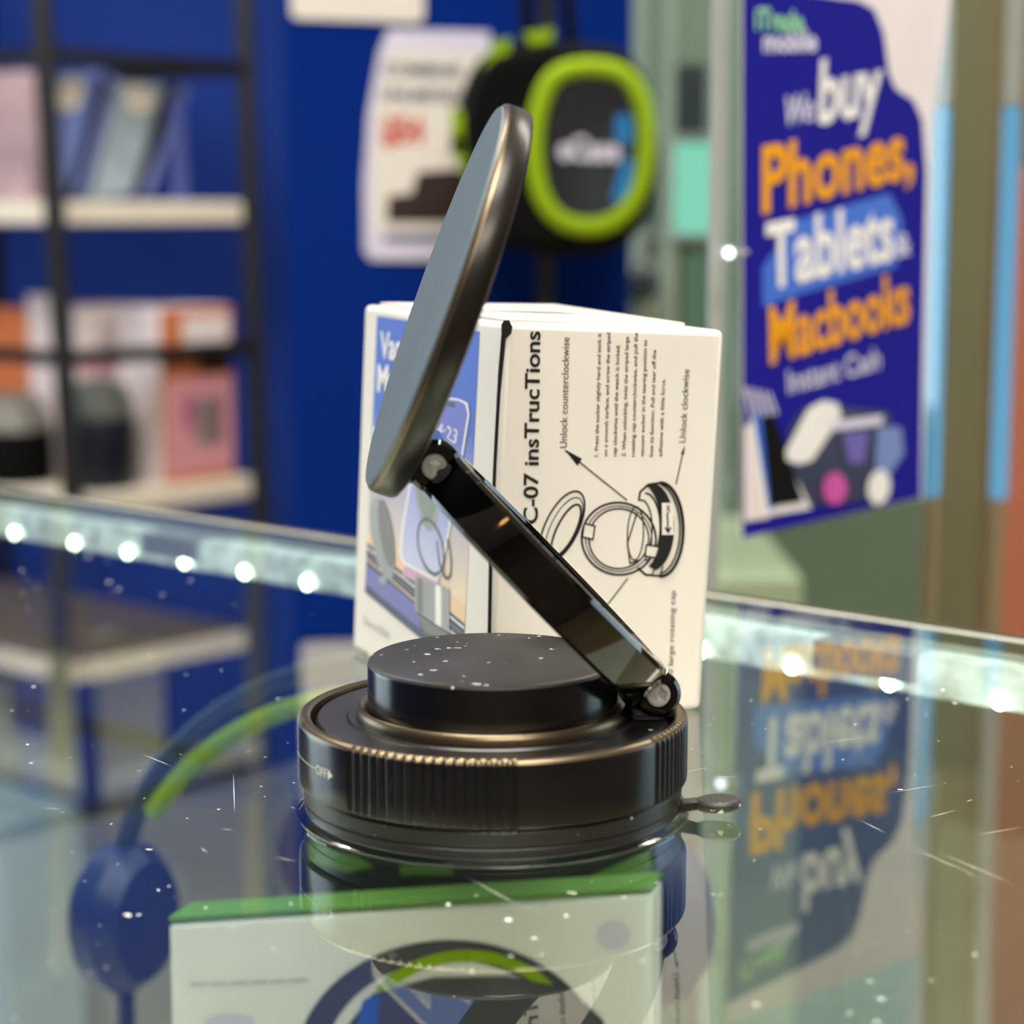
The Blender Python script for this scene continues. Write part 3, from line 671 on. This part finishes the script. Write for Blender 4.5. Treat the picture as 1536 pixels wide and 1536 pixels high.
part(MB().lathe([(0, 0), (.045, 0), (.05, .01), (.05, .075)], M['shell'], T, 40), 'body', o); part(MB().lathe([(.05, .075), (.045, .1), (.03, .125), (0, .13)], M['grey'], T, 40), 'grille', o)
# slanted phones in clear holders on the middle board
acr = glass('clear_acrylic', (.88, .9, .95, 1), 1.45)
def PR(px, py, back):
    o = P_(0, zs[0])+rin*back; n = V((-rd.y, rd.x, 0)); r = ray(px, py); return CAM+r*((o-CAM).dot(n)/r.dot(n))
def slant_phone(pts, blob, edge, m, label):
    P = [PR(x, y, .05) for x, y in pts]; zb_ = zs[0]+.001
    for p in P:
        if p.z < zb_+.004: p.z = zb_
    o = thing('phone_display', label, 'phone', tuple(P[-1]), 'slanted phones in clear holders')
    part(MB().slab(P, rin*.03, m), 'phone', o, bevel=.002)
    part(MB().slab([PR(x, y, .046) for x, y in blob], rin*.003, M['cream']), 'camera_block', o, bevel=.001)
    E_ = [PR(x, y, .044) for x, y in edge]
    part(MB().slab(E_, rin*.005, M['post']), 'phone_edge', o)
    part(MB().slab([p+rd*.018 for p in E_], rin*.04, mat('holder_acrylic', (128, 140, 196), .2)), 'holder', o, 'clear bluish holder')
slant_phone([(82, 112), (156, 106), (160, 122), (112, 288), (84, 300)], ell(106, 140, 20, 28, 20, 14), [(154, 112), (162, 116), (110, 292), (102, 292)], mat('blue_phone_back', (120, 140, 205), .25, var=.6, scale=20), 'blue slanted display phone right of the front rack post')
slant_phone([(172, 150), (186, 124), (268, 126), (270, 140), (210, 288), (138, 300)], ell(210, 148, 22, 22, 20, 14), [(250, 126), (270, 128), (210, 292), (200, 292)], mat('grey_phone_back', (160, 176, 186), .25, var=.5, scale=20), 'grey-green slanted display phone, rightmost on the middle rack board')
a = shelfpt(262, zs[0], .02); a.z += .001
single(MB().slab([a, a+rd*.028, a+rd*.022+V((-.002, 0, .14)), a+V((-.002, 0, .14))], rin*.003, mat('empty_holder', (84, 96, 160), .25)), 'acrylic_stand', 'empty clear upright stand on the middle rack board', 'stand', tuple(a))
lcarton('phone_carton', 'pale pink and grey carton at the left border on the middle rack board', -30, 48, .18, zs[0], mat('pink_grey_carton', (190, 165, 170), .4, var=.5, scale=12))
# lower boards seen through the glass
z3 = zs[1]-hs
carton('cream_carton', 'cream carton on the lowest visible rack board, seen through the glass', 'box', 128, 230, .17, z3, .03, .12, mat('cream_yellow_carton', (208, 196, 150), .5, var=.2, scale=9))
carton('navy_carton', 'navy carton on the lowest rack board right of the cream carton', 'box', 246, 330, .13, z3, .05, .10, M['navy'])
lcarton('phone_carton', 'dark and pink carton at the left border seen through the glass', -10, 70, .15, z3, mat('dark_mixed_carton', (110, 100, 120), .5, var=.6, scale=14))
for (px0, px1, h, m, lb) in ((-30, 95, .34, mat('pale_blue_carton', (170, 190, 205), .5, var=.3, scale=8), 'large pale blue carton on the floor at the left'), (130, 260, .2, mat('grey_floor_carton', (150, 146, 142), .5), 'grey carton on the floor under the rack')):
    a, b = shelfpt(px0, -1, -.12), shelfpt(px1, -1, -.12); a.z = b.z = -.9995
    single(MB().slab([a, b, b+V((0, 0, h)), a+V((0, 0, h))], rin*.2, m), 'floor_carton', lb, 'box', tuple((a+b)/2), bevel=.003)

# ------------------------------------------------------------------ signs and case on the blue pillar
YP = 1.18
def rrect(x0, y0, x1, y1, r, n=8, tf=None):
    o = []
    for cx_, cy_, a0 in ((x1-r, y0+r, -90), (x1-r, y1-r, 0), (x0+r, y1-r, 90), (x0+r, y0+r, 180)):
        for i in range(n+1):
            t = math.radians(a0+90*i/n); o.append((cx_+r*math.cos(t), cy_+r*math.sin(t)))
    return [tf(*p) for p in o] if tf else o
ps = thing('price_sign', 'white price sign with navy lines and red price left of the black case', 'sign', tuple(at(640, 390, YP-.004)))
ys = YP-.004
part(MB().slab([at(x, y, ys) for x, y in ((582, 44), (735, 48), (735, 392), (556, 390), (546, 376), (545, 280), (552, 170), (568, 80))], (0, .003, 0), M['lilac']), 'sheet', ps, bevel=.0005)
pf = MB()
PS = lambda x, y, k=1: at(x, y, ys-.0004*k)
pf.poly([PS(x, y) for x, y in ((582, 74), (735, 80), (735, 346), (560, 346), (560, 240), (568, 140))], M['paper'])
pf.poly([PS(x, y, 2) for x, y in ((578, 352), (735, 352), (735, 362), (578, 362))], M['navy'])
write(pf, 'COMBINE', PS(576, 112, 2), PS(690, 116, 2), PS(576, 94, 2)-PS(576, 112, 2), M['navy'], .03)
write(pf, 'UNLIMITED', PS(572, 150, 2), PS(690, 154, 2), PS(572, 132, 2)-PS(572, 150, 2), M['navy'], .03)
write(pf, '$54', PS(572, 214, 2), PS(636, 214, 2), PS(572, 176, 2)-PS(572, 214, 2), M['red'], .05)
pf.poly([PS(x, y, 2) for x, y in ((582, 294), (618, 290), (626, 258), (735, 250), (735, 334), (580, 334))], M['pic'])
part(pf, 'printing', ps, 'navy, red and dark printing', recalc=False, smooth=0)
sg = thing('wall_sign', 'white sign cut off by the top border on the blue pillar', 'sign', tuple(at(540, 10, ys)))
part(MB().slab(rrect(436, -250, 636, 28, 12, 6, lambda x, y: at(x, y+(x-436)*.03, ys)), (0, .003, 0), M['paper']), 'sheet', sg)
rl = thing('display_rail', 'black vertical display rail on the blue pillar behind the black case', 'rail', tuple(at(815, 400, YP)))
p = at(818, 400, YP-.013); part(MB().box((p.x-.006, YP-.014, -.99), (p.x+.006, YP-.001, .6), M['post']), 'rail_bar', rl, bevel=.001)
cs = thing('headphone_case', 'black hanging headphone case with a lime window ring', 'headphone case', tuple(at(835, 385, YP-.12)))
yc = YP-.13; dp = .085
outl = [(722, 76), (765, 62), (905, 60), (945, 75), (970, 110), (984, 170), (985, 290), (972, 335), (940, 370), (900, 384), (800, 384), (752, 372), (715, 330), (690, 270), (680, 200), (690, 130)]
def sm(pts, it=2):
    for _ in range(it):
        o = []
        for i in range(len(pts)):
            a, b = pts[i], pts[(i+1) % len(pts)]; o += [(a[0]*.75+b[0]*.25, a[1]*.75+b[1]*.25), (a[0]*.25+b[0]*.75, a[1]*.25+b[1]*.75)]
        pts = o
    return pts
ol = sm(outl); cxy = (838, 222)
sh = MB(); N_ = len(ol); rings = []
for (f, dy) in ((.86, 0), (.95, .006), (1, .02), (1, dp-.02), (.95, dp-.006), (.86, dp)):
    rings.append([at(cxy[0]+(x-cxy[0])*f, cxy[1]+(y-cxy[1])*f, yc)+V((0, dy, 0)) for x, y in ol])
k = sh.mi(M['shell']); sh.v = [p for r in rings for p in r]
for i in range(5):
    for j in range(N_): sh.f.append((i*N_+j, i*N_+(j+1) % N_, (i+1)*N_+(j+1) % N_, (i+1)*N_+j)); sh.m.append(k)
sh.f.append(tuple(range(N_))); sh.f.append(tuple(5*N_+j for j in reversed(range(N_)))); sh.m += [k, k]
part(sh, 'shell', cs)
oval = sm([(800, 150), (825, 100), (885, 89), (945, 100), (976, 150), (980, 240), (965, 300), (925, 345), (870, 352), (825, 335), (798, 290), (790, 215)], 2)
cv = (884, 221); path = [at(cv[0]+(x-cv[0])*.90, cv[1]+(y-cv[1])*.925, yc-.001) for x, y in oval]
lr = MB(); lr.tube(path, .0062, M['lime'], 14, cyc=True)
part(lr, 'window_ring', cs, 'thick lime rubber ring')
win = MB(); wp = [at(cv[0]+(x-cv[0])*.84, cv[1]+(y-cv[1])*.88, yc-.001) for x, y in oval]
win.slab(wp, (0, -.0015, 0), M['window']); wo = part(win, 'window', cs, 'dark glossy window')
WP = lambda x, y, k=1: at(x, y, yc-.0026-.0003*k)
lg = MB(); write(lg, 'e·Cover' if False else 'eCase', WP(838, 238), WP(930, 240), WP(838, 206)-WP(838, 238), M['lilac'], .04)
lg.poly([WP(*p) for p in ((924, 172), (946, 172), (948, 216), (924, 214))], M['cyan']); lg.poly([WP(*p) for p in ((934, 236), (950, 240), (946, 278), (930, 304), (917, 300), (926, 270))], M['cyan'])  # cyan pieces are reflections painted onto the glossy window
part(lg, 'label_and_reflections', cs, 'pale lettering and painted cyan reflections', parent=wo, recalc=False, smooth=0)
for pts in (((740, 64), (766, 56), (762, 84), (738, 102), (722, 100)), ((785, 50), (830, 42), (828, 60), (798, 68)), ((676, 160), (694, 168), (694, 232), (676, 230)), ((676, 203), (722, 203), (722, 236), (678, 236)), ((690, 236), (708, 236), (704, 268), (694, 262))):
    part(MB().slab([at(x, y, yc+.004) for x, y in pts], (0, .012, 0), M['lime']), 'zip_tab', cs, 'lime tab')
hk = thing('display_hook', 'black hook arm on the rail carrying the headphone case', 'hook', tuple(at(818, -40, YP)))
p = at(818, -25, YP-.016); part(MB().tube([(p.x, YP-.0145, p.z), (p.x, yc+.02, p.z), (p.x, yc+.01, p.z+.008)], .003, M['post']), 'hook_arm', hk)
st = MB(); st.tube([at(790, 66, yc+.03), at(787, -10, yc+.03), at(812, -34, yc+.03), at(850, -10, yc+.03), at(858, 66, yc+.03)], .0045, M['shell'], 10)
part(st, 'carry_strap', cs)

# ------------------------------------------------------------------ green-grey glass cabinet beyond
Yc = 1.55
def slabpx(x0, y0, x1, y1, Y, d, m, mb=None):
    mb = mb or MB(); a, b = at(x0, y1, Y), at(x1, y0, Y); mb.box((a.x, Y, a.z), (b.x, Y+d, b.z), m); return mb
gc = thing('glass_cabinet', 'green-grey glass cabinet standing right of the blue pillar', 'cabinet', (at(1020, 500, Yc+.3).x, Yc+.15, -1))
ax, bx = at(940, 400, Yc+.3).x, at(1125, 400, Yc+.3).x
part(MB().box((ax-.02, Yc+.3, -1), (bx+.25, Yc+.32, .9), M['gglass']), 'back_panel', gc)
for x in (957, 1000, 1090):
    p = at(x, 400, Yc); part(MB().box((p.x-.006, Yc, -1), (p.x+.006, Yc+.02, .9), mat('glass_edge_green', (150, 170, 158), .2)), 'glass_edge', gc)
for y in (200, 352, 560, 760):
    a, b = at(944, y, Yc+.02), at(1100, y, Yc+.02); part(MB().box((a.x, Yc+.02, a.z-.006), (b.x, Yc+.298, a.z), M['silver']), 'shelf', gc)
z_ = lambda y: at(1000, y, Yc+.02).z
def incab(name, label, cat, x0, y0, x1, ys_, m, dy=.03, d=.05, **k):
    Y = Yc+dy; a, b = at(x0, 300, Y), at(x1, 300, Y); zt = at(1000, y0, Y).z
    return single(MB().box((a.x, Y, z_(ys_)+.0005), (b.x, Y+d, zt), m), name, label, cat, ((a.x+b.x)/2, Y+d/2, z_(ys_)), bevel=.002, **k)
incab('dark_box', 'dark teal box on the upper cabinet shelf', 'box', 998, 95, 1058, 200, M['dteal'])
incab('lit_display', 'glowing mint display on the cabinet shelf left of the poster', 'display', 1007, 214, 1098, 352, M['mint'])
incab('cream_column_box', 'tall cream box on the cabinet shelf below the glowing display', 'box', 978, 372, 1018, 560, mat('cream_green', (172, 172, 140), .5))
incab('green_box', 'wide grey-green box on the cabinet shelf beside the cream box', 'box', 1022, 380, 1082, 560, mat('grey_green', (90, 130, 108), .5))
p = at(962, 424, Yc-.03); T = Matrix.Translation(p) @ Matrix.Rotation(PI/2, 4, 'X')
single(MB().lathe([(0, -.028), (.016, -.028), (.0175, -.018), (.0175, -.002), (.012, .003), (0, .004)], M['dteal'], T, 28), 'door_knob', 'round dark knob on the cabinet left side', 'knob', tuple(p))

# ------------------------------------------------------------------ tall showcase with the blue poster
D1, D2, D3 = .62, .715, .95
q1, q2, q3 = Dn(1104, 400, D1), Dn(1412, 400, D2), Dn(1510, 400, D3)
for q_ in (q1, q2, q3): q_.z = 0
fd = (q2-q1).normalized(); fnn = V((fd.y, -fd.x, 0)); fnn = fnn if fnn.y < 0 else -fnn
sw = thing('glass_showcase', 'tall glass showcase with blue-lit corner strips behind the counter at right', 'showcase', tuple(V((q2.x, q2.y, -1))))
U = V((0, 0, 1))
part(MB().slab([q1-U*1, q2-U*1, q2+U*.9, q1+U*.9], -fnn*.004, M['pane']), 'front_pane', sw)
part(MB().slab([q2-U*1, q3-U*1, q3+U*.9, q2+U*.9], -fnn*.004, M['pane']), 'side_pane', sw)
def vstrip(c, w, z0, z1, m, nm, lb=None): 
    part(MB().box((c.x-w/2, c.y-w/2, z0), (c.x+w/2, c.y+w/2, z1), m), nm, sw, lb, bevel=w*.2)
alu = mat('pale_profile', (170, 176, 172), .25, metal=.3)
vstrip(q1-fnn*.006-fd*.002, .0045, -1, .9, alu, 'corner_profile')
for c, D, x in ((q2+fd*.004-fnn*.004, D2, 1410), (q3, D3, 1510)):
    za, zb_ = Dn(x, 748, D).z, Dn(x, 160, D).z
    vstrip(c, .0065 if D < .8 else .0072, za, zb_, M['strip'], 'light_strip', 'bluish glowing corner strip')
    vstrip(c, .0065 if D < .8 else .0072, zb_+.0003, .9, alu, 'corner_profile'); vstrip(c, .0055, -1, za-.0003, mat('brown_profile', (128, 112, 84), .4), 'corner_profile')
# poster
po = thing('shop_poster', 'blue poster offering to buy phones, stuck on the glass showcase', 'poster', tuple(q1+fd*.03+U*0))
PO = lambda x, y, k=0: onpl(x, y, q1+fnn*.0006, fnn, .0004*k)
part(MB().slab([PO(x, y) for x, y in ((1112, 806), (1382, 748), (1398, 180), (1424, 0), (1424, -60), (1112, -60))], fnn*-.0005+fnn*.0008, M['pinkw']), 'sheet', po)
bp = MB(); edge_ = [(1112, 806), (1378, 746), (1380, 560), (1386, 260), (1380, 180), (1366, 150), (1340, 134), (1330, 110), (1322, 50), (1308, 15), (1285, 2), (1180, -12), (1112, -20)]
bp.slab([PO(*p, 1.2) for p in edge_], fnn*.0004, M['royal'])
bo = part(bp, 'blue_print', po, 'royal blue printed area with a stepped corner', smooth=0)
pt = MB()
def ptext(s, p0, p1, top, m, bold=.028, cap=.69): a = PO(*p0, 3); write(pt, s, a, PO(*p1, 3), PO(*top, 3)-a, m, bold, cap=cap)
pt.poly([PO(x, y, 2.4) for x, y in ((1140, 400), (1190, 330), (1330, 290), (1350, 330), (1340, 400), (1200, 440), (1140, 460))], M['sky'])
ptext('We', (1170, 190), (1214, 180), (1174, 146), M['lilac'], .02)
ptext('buy', (1222, 184), (1316, 166), (1226, 92), M['white'], .028)
ptext('Phones,', (1138, 318), (1366, 262), (1138, 222), M['orange'])
ptext('Tablets', (1146, 432), (1336, 386), (1144, 338), M['white'])
ptext('&', (1338, 386), (1362, 380), (1338, 352), M['lilac'], .02)
ptext('Macbooks', (1150, 544), (1360, 480), (1148, 462), M['orange'])
ptext('Instant Cash', (1178, 590), (1316, 552), (1176, 556), M['lilac'], .01)
ptext('iTrade', (1128, 44), (1200, 48), (1128, 12), mat('pale_green_print', (140, 205, 150), .5), .03)
ptext('mobile', (1140, 78), (1220, 76), (1140, 46), M['lilac'], .03)
part(pt, 'lettering', po, 'white and orange lettering', parent=bo, recalc=False, smooth=0)
pg = MB(); Q = lambda pts, m, k: pg.poly([PO(x, y, k) for x, y in pts], m)
Q(((1112, 640), (1128, 632), (1150, 776), (1112, 782)), M['pinkw'], 3); Q(((1120, 628), (1140, 622), (1212, 762), (1140, 774)), M['white'], 3.2)
Q(((1136, 624), (1156, 622), (1200, 752), (1150, 760)), M['shell'], 3.6); Q(((1124, 620), (1138, 622), (1158, 760), (1148, 765)), M['sky'], 3.5)
Q(((1180, 640), (1200, 612), (1246, 608), (1330, 618), (1336, 650), (1326, 748), (1196, 760), (1170, 700)), mat('dark_navy_print', (24, 20, 60), .4), 2.8)
Q(rrect(1168, 668, 1210, 690, 8), M['white'], 4) if False else None
Q(((1172, 676), (1206, 612), (1228, 600), (1250, 604), (1256, 624), (1212, 690), (1192, 696), (1174, 690)), M['white'], 4)
Q(((1240, 632), (1318, 622), (1318, 636), (1240, 646)), M['lilac'], 4); Q(((1258, 650), (1296, 646), (1290, 694), (1266, 694)), mat('purple_print', (100, 80, 170), .4), 4)
Q(ell(1246, 732, 18, 24, 0), M['magenta'], 4); Q(ell(1312, 730, 17, 26, 8), M['white'], 4.2); Q(((1310, 640), (1345, 640), (1350, 680), (1322, 720), (1306, 700)), mat('blue_grey_print', (110, 130, 190), .4), 4)
for i in range(5): Q(((1110+i*9, 580+i*2), (1114+i*9, 580+i*2), (1126+i*9, 625-i), (1122+i*9, 625-i)), M['lilac'], 3)
part(pg, 'printed_devices', po, 'printed picture of phones and a games console', parent=bo, recalc=False, smooth=0)

# small spot lens beside the poster
p = Dn(1093, 379, .60)
so = thing('spot_light', 'tiny white spot light on the showcase edge left of the poster', 'light', tuple(p))
part(MB().lathe([(0, -.0005), (.0011, -.0004), (.0013, .0003), (0, .0012)], emat('spot_lens', (225, 240, 255), 5), Matrix.Translation(p) @ Matrix.Rotation(PI/2, 4, 'X'), 20), 'lens', so)
part(MB().lathe([(.0013, -.0006), (.0022, -.0006), (.0022, .002), (.0013, .002)], M['clip'], Matrix.Translation(p) @ Matrix.Rotation(-PI/2, 4, 'X'), 24, closed=True).tube([p+V((0, .001, 0)), p+V((.006, .0055, 0))], .0007, M['clip'], 8), 'lens_rim', so)

# ------------------------------------------------------------------ far furniture at right
def farbox(name, label, cat, x0, x1, ytop, Y, d, m, zb=-.9995, yb=None, group=None, bev=.004):
    a, b = at(x0, ytop, Y), at(x1, ytop, Y)
    return single(MB().box((a.x, Y, zb), (b.x, Y+d, a.z), m), name, label, cat, ((a.x+b.x)/2, Y+d/2, zb), group, bevel=bev)
farbox('floor_cabinet', 'grey-green low cabinet under the poster, left one of the pair', 'cabinet', 1262, 1350, 800, 2.3, .3, M['gglass'])
farbox('floor_cabinet', 'grey-green low cabinet right of its twin, below the showcase strips', 'cabinet', 1372, 1452, 790, 2.3, .3, M['gglass'])
farbox('brown_column', 'tall olive brown column between the two blue strips', 'column', 1428, 1492, -300, 2.0, .2, mat('olive_brown_laminate', (128, 112, 70), .5, var=.3, scale=6))
farbox('terracotta_panel', 'terracotta panel cut off by the right border', 'panel', 1512, 1700, 255, 1.9, .2, M['terra'])
farbox('dark_cabinet', 'dark low cabinet below the poster left corner', 'cabinet', 1100, 1212, 800, 2.1, .3, mat('dark_olive_laminate', (66, 64, 48), .5))
pp2 = farbox('display_table', 'pale green table seen between the carton and the poster', 'table', 1072, 1204, 866, 1.15, .3, mat('pale_green_top', (176, 190, 160), .4), bev=.003)
t = thing('bar_lamp', 'short ivory bar lamp on the olive brown column', 'lamp', tuple(at(1455, 598, 1.98)))
a, b = at(1436, 608, 1.97), at(1482, 588, 1.97)
part(MB().box((a.x, 1.97, a.z), (b.x, 1.985, b.z), emat('ivory_lamp', (225, 215, 170), .9)), 'lamp_face', t, bevel=.002); part(MB().box((a.x+.004, 1.985, a.z+.003), (b.x-.004, 1.9995, b.z-.003), M['cream']), 'bracket', t)
